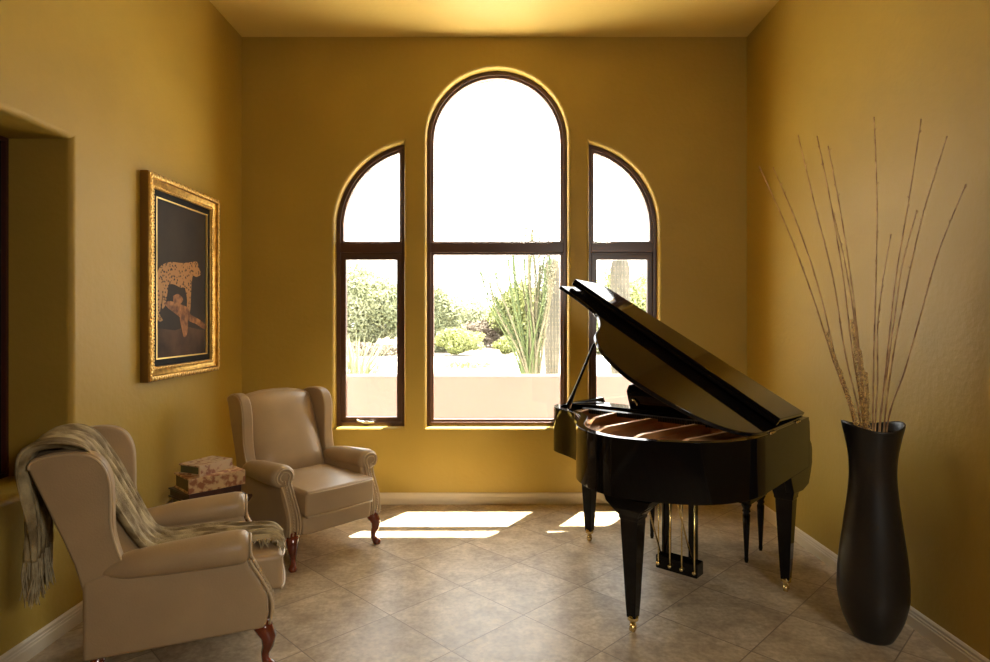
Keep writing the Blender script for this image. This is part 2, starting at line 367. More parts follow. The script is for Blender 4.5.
tree('dry_brush', 'greyish brown dry brush between the trees in the centre window', 'bush', 498, 335, 37, 30, 14, 1500, 0.14, 'leaf3', trunk=False)
# spiky plant behind the garden wall, left window
q = P(356, 384, 10); root = empty('agave_plant', (q.x, 10, -0.03)); tag(root, 'spiky green plant just above the garden wall in the left window', 'plant')
bm = NB()
for k in range(90):
    a = random.uniform(0, 2*pi); t = random.uniform(0.1, 0.75); l = random.uniform(1.0, 1.5)
    tube(bm, [(0, 0, 0), (cos(a)*t*0.4*l, sin(a)*t*0.4*l, l*0.6), (cos(a)*t*l, sin(a)*t*l, l*cos(t*0.8))], [0.02, 0.014, 0.002], 4)
obj('spikes', bm, 'leaf1', root)
# grass clump in the drive
q = FL(460, 371); root = tag(empty('grass_mound', (q.x+0.2, q.y+1.5, -0.01)), 'small green grass mound on the pale drive in the centre window', 'grass mound')
bm = NB(); leaf_bm(bm, (0, 0, 0.05), (0.9, 0.7, 0.13), 900, 0.06)
obj('grass', bm, 'leaf2', root)
# ocotillo
q = P(532, 380, 14.0); oc = tag(empty('ocotillo', (q.x, 14.0, -0.03)), 'tall many-wanded green ocotillo standing behind the garden wall', 'cactus')
for k in range(44):
    tx = random.uniform(-1.15, 0.62) if k > 5 else random.uniform(-0.45, 0.45)
    hh = 4.0-abs(tx+0.1)*1.25+random.uniform(-0.7, 0.0)
    ty = random.uniform(-0.5, 0.5); bx = random.uniform(-0.14, 0.14)
    pts = crom([(bx, 0, 0), (bx+tx*0.28, ty*0.3, hh*0.35), (bx+tx*0.75+random.uniform(-.06, .06), ty*0.7, hh*0.72), (bx+tx+random.uniform(-.08, .08), ty, hh)], 8)
    bm = NB(); tube(bm, pts, [0.032-0.024*i/len(pts) for i in range(len(pts))], 6)
    for i in range(80):
        u = random.uniform(0.2, 1); a = pts[min(int(u*(len(pts)-1)), len(pts)-2)]; b = pts[min(int(u*(len(pts)-1)), len(pts)-2)+1]
        c = a.lerp(b, random.random()); d = Vector((random.gauss(0, 1), random.gauss(0, 1), random.gauss(0, .6)+.5)).normalized()*0.07
        e = d.orthogonal().normalized()*0.018
        bm.faces.new([bm.verts.new(c+x) for x in (e*0, d*0.5+e, d, d*0.5-e)])
    obj('stem', bm, 'ocot' if k % 2 else 'ocol', oc)
def saguaro(px, ptop, Y, dia, label):
    q = P(px, ptop, Y); root = tag(empty('saguaro', (q.x, Y, -0.03)), label, 'cactus')
    h = q.z+0.03; r = dia/2
    prof = [(r*0.85, 0), (r, h*0.35), (r*0.98, h*0.7), (r*0.92, h-r*1.4)]+[(r*0.92*cos(a), h-r*1.4+r*1.4*sin(a)) for a in (0.4, 0.8, 1.1, 1.35, 1.5)]
    bm = NB(); lathe(bm, prof, 96, mod=lambda a, z: 1+0.075*cos(16*a)); obj('trunk', bm, 'sag', root, smooth=True)
    bm = NB()
    for k in range(16):
        a = 2*pi*k/16
        for j in range(26):
            z = 0.3+(h-0.5)*j/26; rr = r*1.06
            tube(bm, [(rr*cos(a), rr*sin(a), z), ((rr+0.03)*cos(a), (rr+0.03)*sin(a), z+0.015)], [0.004, 0.001], 3)
    obj('spines', bm, 'piping', root)['kind'] = 'stuff'
saguaro(552, 258, 15.6, 0.38, 'ribbed saguaro column at the right edge of the centre window')
saguaro(620, 255, 14.6, 0.46, 'ribbed saguaro column seen through the right window')

# ---------------------------------------------------------------- wingback chairs
def make_chair(loc, rz):
    root = empty('wingback_chair', loc, rz)
    # base / carcass
    bm = NB(); box(bm, -0.29, 0.29, -0.38, 0.285, 0.20, 0.36); obj('base', bm, 'leather', root, bevel=0.02)
    bm = NB(); box(bm, -0.265, 0.265, 0.27, 0.335, 0.205, 0.325); obj('front_rail', bm, 'leather', root, bevel=0.022, seg=4)
    # seat cushion
    bm = NB(); vs = box(bm, -0.262, 0.262, -0.26, 0.37, 0.325, 0.485)
    bmesh.ops.subdivide_edges(bm, edges=bm.edges[:], cuts=5, use_grid_fill=True)
    for v in bm.verts:
        u = v.co.x/0.262; t = (v.co.y-0.055)/0.315
        if v.co.z > 0.405: v.co.z += 0.030*(1-u*u)*(1-t*t)+(v.co.z-0.405)/0.08*0.008
        if t > 0.9: v.co.y += 0.018*(1-u*u)
    cu = obj('seat_cushion', bm, 'leather', root, bevel=0.024, seg=4, angle=50)
    bm = NB(); pp = []
    for k in range(41):
        u = -1+2*k/40; pp.append((0.252*u, 0.374+0.018*(1-u*u)-0.012*abs(u)**12, 0.478-0.004*abs(u)**10))
    tube(bm, pp, 0.006, 6); pp2 = [(x, y, z-0.145) for x, y, z in pp]; tube(bm, pp2, 0.006, 6)
    obj('piping', bm, 'piping', cu, smooth=True)
    # arms with rolled top
    for s in (-1, 1):
        bm = NB()
        prof = [(-0.40, 0.20), (0.290, 0.20), (0.305, 0.26), (0.300, 0.34), (0.262, 0.42), (0.225, 0.48), (0.205, 0.54), (0.19, 0.585), (-0.25, 0.575), (-0.40, 0.52)]
        x0, x1 = (0.262, 0.352)
        prism(bm, prof, 'x', s*x0, s*x1)
        arm = obj('arm', bm, 'leather', root, bevel=0.018, seg=4, angle=25)
        bm = NB(); pts = [(s*0.31, -0.37, 0.535), (s*0.314, -0.30, 0.548), (s*0.316, -0.24, 0.557), (s*0.322, -0.1, 0.566), (s*0.326, 0.08, 0.572), (s*0.328, 0.175, 0.575), (s*0.328, 0.205, 0.575), (s*0.328, 0.222, 0.575)]
        tube(bm, pts, [0.02, 0.040, 0.056, 0.066, 0.072, 0.074, 0.070, 0.055], 28)
        for v in bm.verts: v.co.x = s*0.325+(v.co.x-s*0.325)*1.12
        obj('arm_roll', bm, 'leather', arm, smooth=True)
        # front scroll welt: two parallel cords and nail heads
        bm = NB()
        for rr, off in ((0.050, 0.0), (0.030, 0.018)):
            path = []
            for k in range(14):
                a = R(-60)+R(300)*k/13
                path.append((s*(0.330-rr*1.1*cos(a)), 0.226+0.002, 0.575+rr*sin(a)))
            path = [(s*(0.276+off), 0.314, 0.215), (s*(0.276+off), 0.324, 0.27), (s*(0.278+off), 0.318, 0.34), (s*(0.282+off), 0.282, 0.42), (s*(0.286+off), 0.246, 0.49), (s*(0.290+off), 0.230, 0.53)]+path[2:]
            tube(bm, crom(path, 3), 0.0062, 6)
        path = [(s*0.344, 0.308, 0.215), (s*0.345, 0.318, 0.27), (s*0.345, 0.312, 0.34), (s*0.345, 0.276, 0.42), (s*0.347, 0.242, 0.48), (s*0.352, 0.226, 0.515)]
        tube(bm, crom(path, 3), 0.0062, 6)
        # panel between the cords
        obj('welt', bm, 'piping', arm, smooth=True)
        bm = NB()
        for k in range(22):
            t = k/21; q = crom([(s*0.320, 0.312, 0.22), (s*0.320, 0.322, 0.28), (s*0.320, 0.312, 0.35), (s*0.322, 0.276, 0.43), (s*0.325, 0.244, 0.50), (s*0.33, 0.228, 0.55)], 8)
            p = q[int(t*(len(q)-1))]; bmesh.ops.create_uvsphere(bm, u_segments=6, v_segments=4, radius=0.0055, matrix=Matrix.Translation(p))
        obj('nail_heads', bm, 'piping', arm, smooth=True)
    # wings
    for s in (-1, 1):
        wp = crom([(-0.40, 0.48), (-0.43, 0.60), (-0.49, 0.76), (-0.545, 0.90), (-0.585, 1.0)], 2)+crom([(-0.575, 1.030), (-0.50, 1.052), (-0.40, 1.050), (-0.335, 1.015), (-0.300, 0.94), (-0.292, 0.84), (-0.290, 0.72), (-0.270, 0.62), (-0.245, 0.555)], 4)+[Vector((-0.30, 0.50))]
        bm = NB(); prism(bm, [tuple(p) for p in wp], 'x', s*0.272, s*0.345)
        for v in bm.verts:   # wings flare outward at the front and top
            k = max(0, (v.co.z-0.5)/0.55); v.co.x += s*0.030*k*max(0, (v.co.y+0.62)/0.35)-s*0.012*k
        wg = obj('wing', bm, 'leather', root, bevel=0.028, seg=5, angle=40)
        bm = NB(); wl_ = crom([(-0.585, 1.0), (-0.575, 1.030), (-0.50, 1.052), (-0.40, 1.050), (-0.335, 1.015), (-0.300, 0.94), (-0.292, 0.84), (-0.290, 0.72), (-0.270, 0.62), (-0.245, 0.555)], 4)
        pp = []
        for p in wl_:
            k = max(0, (p[1]-0.5)/0.55); x = s*0.343+s*0.030*k*max(0, (p[0]+0.62)/0.35)-s*0.012*k
            c = Vector((-0.44, 0.80)); d = (c-Vector((p[0], p[1]))).normalized()*0.012
            pp.append((x, p[0]+d[0], p[1]+d[1]))
        tube(bm, pp, 0.006, 6); obj('welt', bm, 'piping', wg, smooth=True)
    # reclined inside back cushion, arched top
    bm = NB(); nx, nz, L = 13, 15, 0.67
    G = {}
    for side in (0, 1):
        for i in range(nx):
            for j in range(nz):
                u = -1+2*i/(nx-1); t = j/(nz-1)
                hgt = L*t*(1-0.075*abs(u)**2.2*t)
                hw = 0.275+0.015*t
                pf = (1-abs(u)**4)*(1-abs(2*t-1)**6)
                dep = 0.075*pf+0.02*(1-t)*pf if side == 0 else -0.06
                G[side, i, j] = bm.verts.new((u*hw, dep, hgt))
    for side in (0, 1):
        for i in range(nx-1):
            for j in range(nz-1):
                bm.faces.new([G[side, i, j], G[side, i+1, j], G[side, i+1, j+1], G[side, i, j+1]])
    bd = [(i, 0) for i in range(nx)]+[(nx-1, j) for j in range(1, nz)]+[(i, nz-1) for i in range(nx-2, -1, -1)]+[(0, j) for j in range(nz-2, 0, -1)]
    for k in range(len(bd)):
        a, b = bd[k], bd[(k+1) % len(bd)]; bm.faces.new([G[0, a[0], a[1]], G[0, b[0], b[1]], G[1, b[0], b[1]], G[1, a[0], a[1]]])
    bm.transform(Matrix.Translation((0, -0.245, 0.45)) @ Matrix.Rotation(R(24), 4, 'X'))
    obj('backrest', bm, 'leather', root, sub=1)
    # outside back shell
    bm = NB()
    prism(bm, [(-0.33, 0.20), (-0.40, 0.20), (-0.402, 0.50), (-0.44, 0.62), (-0.595, 1.00), (-0.585, 1.035), (-0.54, 1.050), (-0.49, 1.03), (-0.37, 0.70), (-0.32, 0.45)], 'x', -0.285, 0.285)
    bmesh.ops.bisect_plane(bm, geom=bm.verts[:]+bm.edges[:]+bm.faces[:], plane_co=(0, 0, 0), plane_no=(1, 0, 0))
    for x in (-0.2, -0.1, 0.1, 0.2): bmesh.ops.bisect_plane(bm, geom=bm.verts[:]+bm.edges[:]+bm.faces[:], plane_co=(x, 0, 0), plane_no=(1, 0, 0))
    for v in bm.verts:
        if v.co.z > 1.0: v.co.z -= 0.045*(abs(v.co.x)/0.285)**2.2-0.012
    obj('outer_back', bm, 'leather', root, bevel=0.02, seg=4, angle=40)
    # legs
    for s in (-1, 1):
        bm = NB()
        path = [(s*0.300, 0.270, 0.215), (s*0.312, 0.290, 0.185), (s*0.322, 0.306, 0.150), (s*0.318, 0.303, 0.110), (s*0.308, 0.292, 0.075), (s*0.308, 0.293, 0.045), (s*0.318, 0.307, 0.022), (s*0.325, 0.317, 0.012), (s*0.325, 0.317, 0.0)]
        tube(bm, path, [0.040, 0.040, 0.034, 0.026, 0.019, 0.017, 0.024, 0.028, 0.022], 14)
        obj('leg', bm, 'mahog', root, smooth=True)
        bm = NB(); tube(bm, [(s*0.28, -0.35, 0.215), (s*0.285, -0.37, 0.10), (s*0.29, -0.41, 0.0)], [0.030, 0.023, 0.018], 10); obj('leg', bm, 'mahog', root, smooth=True)
    return root
def deep_copy(root, loc, rz):
    r = root.copy(); COL.objects.link(r); r.location = loc; r.rotation_euler = (0, 0, rz)
    for ch in list(root.children):
        c = ch.copy(); COL.objects.link(c); c.parent = r
        for g in list(ch.children):
            d = g.copy(); COL.objects.link(d); d.parent = c
    return r
chair = make_chair((-1.30, 4.30, 0), R(-132.2))
tag(chair, 'taupe leather wingback chair in the back corner by the left window, empty seat', 'armchair', 'leather wingback chairs')
NC = (-1.442, 2.94, 0); NR = R(-66.3)
chair2 = deep_copy(chair, NC, NR)
chair2['label'] = 'taupe leather wingback chair nearest the camera with a throw over it'

# ---------------------------------------------------------------- throw blanket
th = tag(empty('throw_blanket', NC, NR), 'khaki woven fringed throw draped over the back and seat of the nearer wingback chair', 'throw')
path = crom([(0.16, -0.60, 0.61), (0.165, -0.60, 0.76), (0.17, -0.615, 0.90), (0.17, -0.622, 0.99), (0.165, -0.60, 1.062), (0.14, -0.515, 1.09), (0.10, -0.42, 1.055), (0.075, -0.345, 0.93), (0.05, -0.275, 0.77), (0.02, -0.195, 0.61), (0.0, -0.11, 0.548), (-0.02, 0.03, 0.545), (0.00, 0.15, 0.548), (0.03, 0.25, 0.545), (0.04, 0.34, 0.535), (0.045, 0.378, 0.50)], 6)
N = len(path); wid = [(0, 0.12), (0.2, 0.17), (0.36, 0.24), (0.5, 0.22), (0.62, 0.15), (0.72, 0.14), (0.85, 0.14), (1.0, 0.12)]
def interp(tb, t):
    for (a, x), (b, y) in zip(tb, tb[1:]):
        if a <= t <= b: return x+(y-x)*(t-a)/(b-a)
    return tb[-1][1]
bm = NB(); nu = 49; rows = []; ends = []
for i, p in enumerate(path):
    t = i/(N-1); d = (path[min(i+1, N-1)]-path[max(i-1, 0)]).normalized()
    sd_ = Vector((1, 0.0, 0)); sd_ = (sd_-d*sd_.dot(d)).normalized(); nn = sd_.cross(d).normalized()
    if i < 0: nn = -nn
    row = []
    for k in range(nu):
        u = -1+2*k/(nu-1); hw = interp(wid, t)
        am = 0.011+0.008*abs(2*t-1)
        f = am*(sin(u*15+3*sin(t*5))+0.5*sin(u*31+t*9))
        row.append(bm.verts.new(p+sd_*(u*hw+0.012*sin(9*t+u*3))+nn*(-f*1.0-0.012)))
    rows.append(row)
for a, b in zip(rows, rows[1:]):
    for k in range(nu-1): bm.faces.new((a[k], a[k+1], b[k+1], b[k]))
fr = NB()
for row, nxt, ln in ((rows[0], rows[2], 0.17), (rows[-1], rows[-3], 0.045)):
    for k in range(nu):
        for j in range(3):
            c = row[k].co.lerp(row[min(k+1, nu-1)].co, random.random())
            l = ln*random.uniform(0.75, 1.1)
            tube(fr, [c, c+Vector((random.uniform(-.008, .008), random.uniform(-.008, .008), -l*0.4)), c+Vector((random.uniform(-.02, .02), random.uniform(-.02, .02), -l))], [0.0035, 0.003, 0.0018], 4)
# frayed edge lying along the front corner of the seat
for k in range(160):
    t = random.uniform(0.80, 1.0); i = int(t*(N-1)); e = rows[i][0 if random.random() < 0.75 else -1].co.copy()
    dd = Vector((-1 if (e-path[i]).x < 0 else 1, random.uniform(-.6, .8), random.uniform(-.4, .5)))
    tube(fr, [e, e+dd*0.02+Vector((0, 0, 0.008)), e+dd*0.045+Vector((0, 0, -0.006))], [0.0035, 0.003, 0.002], 4)
cl = obj('cloth', bm, 'throw', th, smooth=True, solid=0.006)
fo = obj('fringe', fr, 'fringe', th); fo['kind'] = 'stuff'

# ---------------------------------------------------------------- stack of book boxes on a small table
SX, SY = -1.80, 3.78
tb = tag(empty('side_table', (SX, SY, 0), R(10)), 'small dark red wooden side table under the book stack between the chairs', 'side table')
bm = NB(); box(bm, -0.24, 0.24, -0.17, 0.17, 0.425, 0.45); obj('tabletop', bm, 'dwood', tb, bevel=0.006)
bm = NB(); box(bm, -0.20, 0.20, -0.14, 0.14, 0.36, 0.425); obj('apron', bm, 'dwood', tb, bevel=0.004)
for sx in (-1, 1):
    for sy in (-1, 1):
        bm = NB(); tube(bm, [(sx*0.18, sy*0.12, 0.37), (sx*0.19, sy*0.13, 0.2), (sx*0.20, sy*0.14, 0)], [0.024, 0.019, 0.013], 8); obj('leg', bm, 'dwood', tb, smooth=True)
def book(z, w_, d_, h_, rz, dx, dy, cover, side, label):
    root = tag(empty('book_box', (SX+dx, SY+dy, z), R(rz)), label, 'book', 'stacked antique style books')
    bm = NB(); box(bm, -w_/2+0.008, w_/2-0.008, -d_/2+0.008, d_/2, 0.008, h_-0.008); obj('pages', bm, side, root)
    bm = NB(); box(bm, -w_/2, w_/2, -d_/2, d_/2+0.004, h_-0.010, h_); box(bm, -w_/2, w_/2, -d_/2, d_/2+0.004, 0, 0.010)
    box(bm, w_/2-0.009, w_/2+0.004, -d_/2, d_/2+0.004, 0, h_)
    obj('cover', bm, cover, root, bevel=0.003, seg=2)
book(0.45, 0.27, 0.36, 0.055, -50, 0.02, 0.0, 'blue', 'bookg', 'slate blue book at the bottom of the stack between the chairs')
book(0.505, 0.26, 0.32, 0.056, -38, 0.0, -0.01, 'dkbook', 'dkbook', 'dark leather book second from the bottom of the stack')
book(0.561, 0.235, 0.33, 0.088, -44, 0.03, -0.01, 'map1', 'pages', 'thick book with printed map cover second from the top of the stack')
book(0.649, 0.175, 0.24, 0.062, -24, 0.0, 0.0, 'map2', 'bookg', 'small green edged book with scroll pattern topmost of the stack')

# ---------------------------------------------------------------- picture
py0, py1, pz0, pz1 = 3.757, 4.696, 1.20, 2.495
pc = tag(empty('framed_painting', (XL, (py0+py1)/2, pz0)), 'gilt framed dark painting of two big cats on the left wall', 'painting')
hw = (py1-py0)/2; hh = pz1-pz0
def fring(bm, d0, d1, x0, x1, x2=None):
    def rc(d): return [(-hw+d, d), (hw-d, d), (hw-d, hh-d), (-hw+d, hh-d)]
    A, B = rc(d0), rc(d1); x2 = x1 if x2 is None else x2
    L_ = [[bm.verts.new((x, p[0], p[1])) for p in Q] for Q, x in ((A, x0), (A, x1), (B, x2), (B, x0))]
    for i in range(4):
        j = (i+1) % 4
        for a in range(4): b = (a+1) % 4; bm.faces.new((L_[a][i], L_[a][j], L_[b][j], L_[b][i]))
bm = NB(); fring(bm, 0, 0.03, 0.002, 0.058, 0.066); fring(bm, 0.03, 0.066, 0.002, 0.050, 0.038); fring(bm, 0.066, 0.086, 0.002, 0.044, 0.030)
fo = obj('gilt_frame', bm, 'gold', pc, bevel=0.004, seg=2)
bm = NB(); fring(bm, -0.005, 0.006, 0.0, 0.050); obj('frame_side', bm, 'goldside', fo, bevel=0.002, seg=1)
bm = NB()
def orn(a, b, n, r, x):
    for k in range(n):
        p = Vector(a).lerp(Vector(b), (k+0.5)/n); ang = 0.6 if k % 2 else -0.6
        mt = Matrix.Translation((x, p[0], p[1])) @ Matrix.Rotation(ang, 4, 'X') @ Matrix.Diagonal((0.7, 1.0, 1.7, 1)); bmesh.ops.create_uvsphere(bm, u_segments=7, v_segments=5, radius=r, matrix=mt)
for d, r, x, st in ((0.015, 0.011, 0.060, 0.026), (0.076, 0.006, 0.040, 0.018)):
    c = [(-hw+d, d), (hw-d, d), (hw-d, hh-d), (-hw+d, hh-d)]
    for i in range(4):
        a, b = c[i], c[(i+1) % 4]; L_ = (Vector(a)-Vector(b)).length; orn(a, b, int(L_/st), r, x)
obj('carved_ornament', bm, 'goldb', fo, smooth=True)['kind'] = 'stuff'
bm = NB(); fring(bm, 0.086, 0.128, 0.002, 0.026); obj('liner', bm, 'liner', pc)
bm = NB(); fring(bm, 0.128, 0.136, 0.002, 0.029); obj('fillet', bm, 'goldb', pc)
bm = NB(); box(bm, 0.002, 0.018, -hw+0.13, hw-0.13, 0.13, hh-0.13); cv = obj('canvas', bm, 'canvas', pc)
bm = NB(); bm.faces.new([bm.verts.new((0.0185, y, z)) for y, z in ((-hw+0.136, 0.136), (hw-0.136, 0.136), (hw-0.136, 0.30), (0.05, 0.335), (-0.1, 0.31), (-hw+0.136, 0.33))]); obj('painted_ground', bm, 'canvas2', cv)
def blob(bm, pts, x):
    q = crom(list(pts)+[pts[0]], 5)[:-1]; f = bm.faces.new([bm.verts.new((x, p[0], p[1])) for p in q])
yc = (py0+py1)/2
def cp(px, py):
    Y = 612*2.17/(497-px); return (Y-yc, H-(py-320)*Y/612-pz0)
bm = NB()
blob(bm, [cp(156, 279), cp(160, 267), cp(170, 262), cp(182, 263), cp(192, 262), cp(197, 262), cp(199, 268), cp(201, 274), cp(197, 277), cp(193, 276), cp(191, 284), cp(183, 288), cp(172, 284), cp(163, 288), cp(157, 289)], 0.0190)
blob(bm, [cp(156, 281), cp(163, 284), cp(162, 300), cp(160, 314), cp(163, 320), cp(159, 321), cp(156, 312), cp(157, 298)], 0.0192)
blob(bm, [cp(184, 284), cp(191, 280), cp(191, 296), cp(190, 312), cp(187, 312), cp(187, 298)], 0.0194)
blob(bm, [cp(163, 284), cp(168, 285), cp(167, 296), cp(165, 306), cp(162, 308), cp(163, 296)], 0.0196)
obj('painted_cat', bm, 'spots', cv)
bm = NB()
blob(bm, [cp(164, 303), cp(170, 301), cp(180, 304), cp(188, 308), cp(190, 316), cp(184, 320), cp(176, 314), cp(168, 308)], 0.0198)
blob(bm, [cp(180, 310), cp(186, 313), cp(188, 322), cp(187, 334), cp(184, 337), cp(182, 330), cp(180, 320)], 0.0200)
blob(bm, [cp(186, 311), cp(193, 316), cp(200, 320), cp(206, 326), cp(204, 329), cp(196, 324), cp(188, 320)], 0.0202)
blob(bm, [cp(173, 296), cp(178, 294), cp(183, 299), cp(180, 304), cp(174, 303)], 0.0204)
obj('painted_cat', bm, 'catlow', cv)

# ---------------------------------------------------------------- grand piano
PK = Vector((1.866, 3.66, 0)); PR = math.atan2(0.6606, -0.7508)
pn = tag(empty('grand_piano', PK, PR), 'glossy black baby grand piano with raised lid before the right window', 'piano')
body = [(1.46, 0.54), (1.40, 0.655), (1.184, 0.762), (1.06, 0.86), (0.985, 0.985), (0.89, 1.15), (0.75, 1.265), (0.60, 1.322), (0.48, 1.318), (0.33, 1.27), (0.18, 1.185), (0.085, 1.08), (0.02, 0.93), (0.0, 0.78)]
curve = [Vector((1.46, 0.0)), Vector((1.46, 0.3))]+[Vector(p) for p in crom(body, 6)]+[Vector((0, 0.55)), Vector((0, 0.3)), Vector((0, 0.0))]
def inset(pts, d):
    out = []
    for i, p in enumerate(pts):
        t = (pts[min(i+1, len(pts)-1)]-pts[max(i-1, 0)]).normalized()
        out.append(p+Vector((-t.y, t.x))*-d*-1)
    return out
# travelling from treble round the tail to the spine the inside lies on the left: check and fix the sign
test = inset(curve, 0.05)
sgn = 1 if (test[0].x < curve[0].x) else -1
def strip(bm, pts, d, z0, z1, ztop=None):
    q = inset(pts, d*sgn); n = len(pts)
    R_ = []
    for i in range(n):
        zt = ztop(pts[i]) if ztop else z1
        R_.append([bm.verts.new((a.x, a.y, z)) for a, z in ((pts[i], z0), (pts[i], zt), (q[i], zt), (q[i], z0))])
    for a, b in zip(R_, R_[1:]):
        for k in range(4): bm.faces.new((a[k], a[(k+1) % 4], b[(k+1) % 4], b[k]))
    bm.faces.new(R_[0]); bm.faces.new(R_[-1][::-1])
ZR0, ZR1 = 0.705, 1.0
bm = NB(); strip(bm, curve, 0.045, ZR0, ZR1); obj('case', bm, 'black', pn, bevel=0.005, seg=3, angle=35)
# arms' stepped fronts and key blocks
for x0, x1 in ((0.0, 0.045), (1.415, 1.46)):
    bm = NB(); prism(bm, [(0.001, 0.995), (-0.02, 0.97), (-0.03, 0.86), (-0.06, 0.835), (-0.075, 0.80), (-0.075, 0.72), (-0.045, 0.66), (0.001, 0.60), (0.12, 0.585), (0.30, 0.60), (0.36, 0.706), (0.001, 0.706)], 'x', x0, x1); obj('cheek', bm, 'black', pn, bevel=0.006)
bm = NB(); box(bm, 0.045, 1.415, -0.06, 0.30, 0.62, 0.70); obj('keybed', bm, 'black', pn, bevel=0.006)
bm = NB(); box(bm, 0.045, 1.415, -0.05, -0.03, 0.70, 0.745); obj('key_slip', bm, 'black', pn, bevel=0.003)
kb = NB(); ww = 1.22/52
for k in range(52): box(kb, 0.12+k*ww+0.0006, 0.12+(k+1)*ww-0.0006, -0.028, 0.12, 0.705, 0.752)
obj('white_keys', kb, 'ivory', pn, bevel=0.001, seg=1)['kind'] = 'stuff'
kb = NB()
for k in range(51):
    if (k+2) % 7 in (0, 1, 3, 4, 5): box(kb, 0.12+(k+1)*ww-0.006, 0.12+(k+1)*ww+0.006, 0.02, 0.12, 0.752, 0.766)
obj('black_keys', kb, 'satin', pn)['kind'] = 'stuff'
for x0, x1 in ((0.045, 0.118), (1.342, 1.415)):
    bm = NB(); box(bm, x0, x1, -0.028, 0.12, 0.70, 0.785); obj('key_block', bm, 'black', pn, bevel=0.006)
bm = NB(); prism(bm, [(0.12, 0.72), (0.135, 0.72), (0.165, 0.93), (0.20, 0.955), (0.20, 0.985), (0.15, 0.96)], 'x', 0.045, 1.415); obj('fallboard', bm, 'black', pn, bevel=0.004)
bm = NB(); box(bm, 0.045, 1.415, 0.19, 0.35, 0.972, 0.992); obj('music_shelf', bm, 'black', pn, bevel=0.004)
# interior
inner = inset(curve, 0.044*sgn)
def poly_at(bm, pts, z0, z1):
    prism(bm, [(p.x, p.y) for p in pts], 'z', z0, z1)
ins = [p for p in inner if p.y > 0.30]
ins = [Vector((1.416, 0.301))]+ins+[Vector((0.044, 0.301))]
bm = NB(); poly_at(bm, ins, 0.885, 0.897); obj('soundboard', bm, 'sound', pn)
bm = NB()
strip(bm, inset(curve, 0.045*sgn)[2:-2], 0.075, 0.897, 0.945)
box(bm, 0.05, 1.40, 0.36, 0.47, 0.90, 0.950)
for (x0, ya, x1, yb) in ((0.16, 0.44, 0.32, 1.20), (0.42, 0.44, 0.55, 1.25), (0.72, 0.44, 0.80, 1.14), (1.02, 0.44, 1.0, 0.86), (1.24, 0.44, 1.20, 0.70)):
    n = 10; prev = None
    for k in range(n+1):
        t = k/n; x = x0+(x1-x0)*t; y = ya+(yb-ya)*t; z = 0.930+0.045*min(1, sin(pi*t)*2.2); 
        cur = [bm.verts.new(v) for v in ((x-0.014, y, 0.90), (x+0.014, y, 0.90), (x+0.012, y, z+0.01), (x-0.012, y, z+0.01))]
        if prev:
            for a in range(4): bm.faces.new((prev[a], prev[(a+1) % 4], cur[(a+1) % 4], cur[a]))
        else: bm.faces.new(cur)
        prev = cur
    bm.faces.new(prev[::-1])
obj('iron_plate', bm, 'plate', pn, bevel=0.005, seg=2)
def tailv(x):
    best = 0.5
    for a, b in zip(curve, curve[1:]):
        if (a.x-x)*(b.x-x) <= 0 and abs(a.x-b.x) > 1e-6: best = max(best, a.y+(b.y-a.y)*(x-a.x)/(b.x-a.x))
    return best
st = NB()
for k in range(110):
    x = 0.10+1.26*k/109; xe = x*0.86+0.10
    ye = tailv(xe)-0.13
    if ye > 0.45: tube(st, [(x, 0.40, 0.957), (xe, ye, 0.951)], 0.0011, 3, cap=False)
s_ = obj('strings', st, 'steel', pn); s_['kind'] = 'stuff'
bm = NB()
for k in range(72):
    x = 0.14+1.12*k/71; box(bm, x, x+0.010, 0.475, 0.52, 0.958, 0.986)
d_ = obj('damper_heads', bm, 'satin', pn); d_['kind'] = 'stuff'
bm = NB(); box(bm, 0.12, 1.30, 0.46, 0.473, 0.955, 0.985); obj('damper_rail', bm, 'satin', pn)
# music desk
bm = NB(); mt = Matrix.Translation((0, 0.30, 0.992)) @ Matrix.Rotation(R(-18), 4, 'X')
prism(bm, [(0.42, 0), (1.03, 0), (1.035, 0.12), (1.01, 0.165), (0.93, 0.185), (0.52, 0.185), (0.44, 0.165), (0.415, 0.12)], 'y', -0.012, 0.004, mt)
md = obj('music_desk', bm, 'black', pn, bevel=0.003)
bm = NB(); tube(bm, [(0.96, 0.325, 1.0), (0.965, 0.33, 1.03), (0.98, 0.33, 1.05), (0.995, 0.33, 1.045)], 0.006, 6); obj('desk_hinge', bm, 'brass', md, smooth=True)
# lid
PHI = R(31.5)
lid = empty('lid', (0, 0, 1.004), 0, pn); lid.rotation_euler = (0, -PHI, 0)
lb = [(1.485, 0.79), (1.35, 0.785), (1.20, 0.80), (1.10, 0.86), (1.0, 0.985), (0.905, 1.16), (0.76, 1.282), (0.60, 1.337), (0.48, 1.333), (0.33, 1.285), (0.18, 1.20), (0.085, 1.095), (0.02, 0.94), (0.0, 0.79)]
lp = [Vector((0, 0.16)), Vector((1.485, 0.31))]+[Vector(p) for p in crom(lb, 6)]
bpy.data.objects.remove(lid)
bm = NB(); prism(bm, [(p.x, p.y) for p in lp], 'z', 0.0, 0.022)
lid = obj('lid', bm, 'black', pn, bevel=0.004, seg=3, angle=40); lid.location = (0, 0, 1.004); lid.rotation_euler = (0, -PHI, 0)
bm = NB(); prism(bm, [(0.005, -0.02), (1.485, 0.13), (1.485, 0.485), (0.005, 0.485)], 'z', 0.0, 0.022); box(bm, 0.005, 1.485, 0.455, 0.485, -0.022, 0.0)
fl = obj('lid_flap', bm, 'black', lid, bevel=0.004); fl.location = (0, 0.185, 0.026); fl.rotation_euler = (R(3.6), 0, 0)
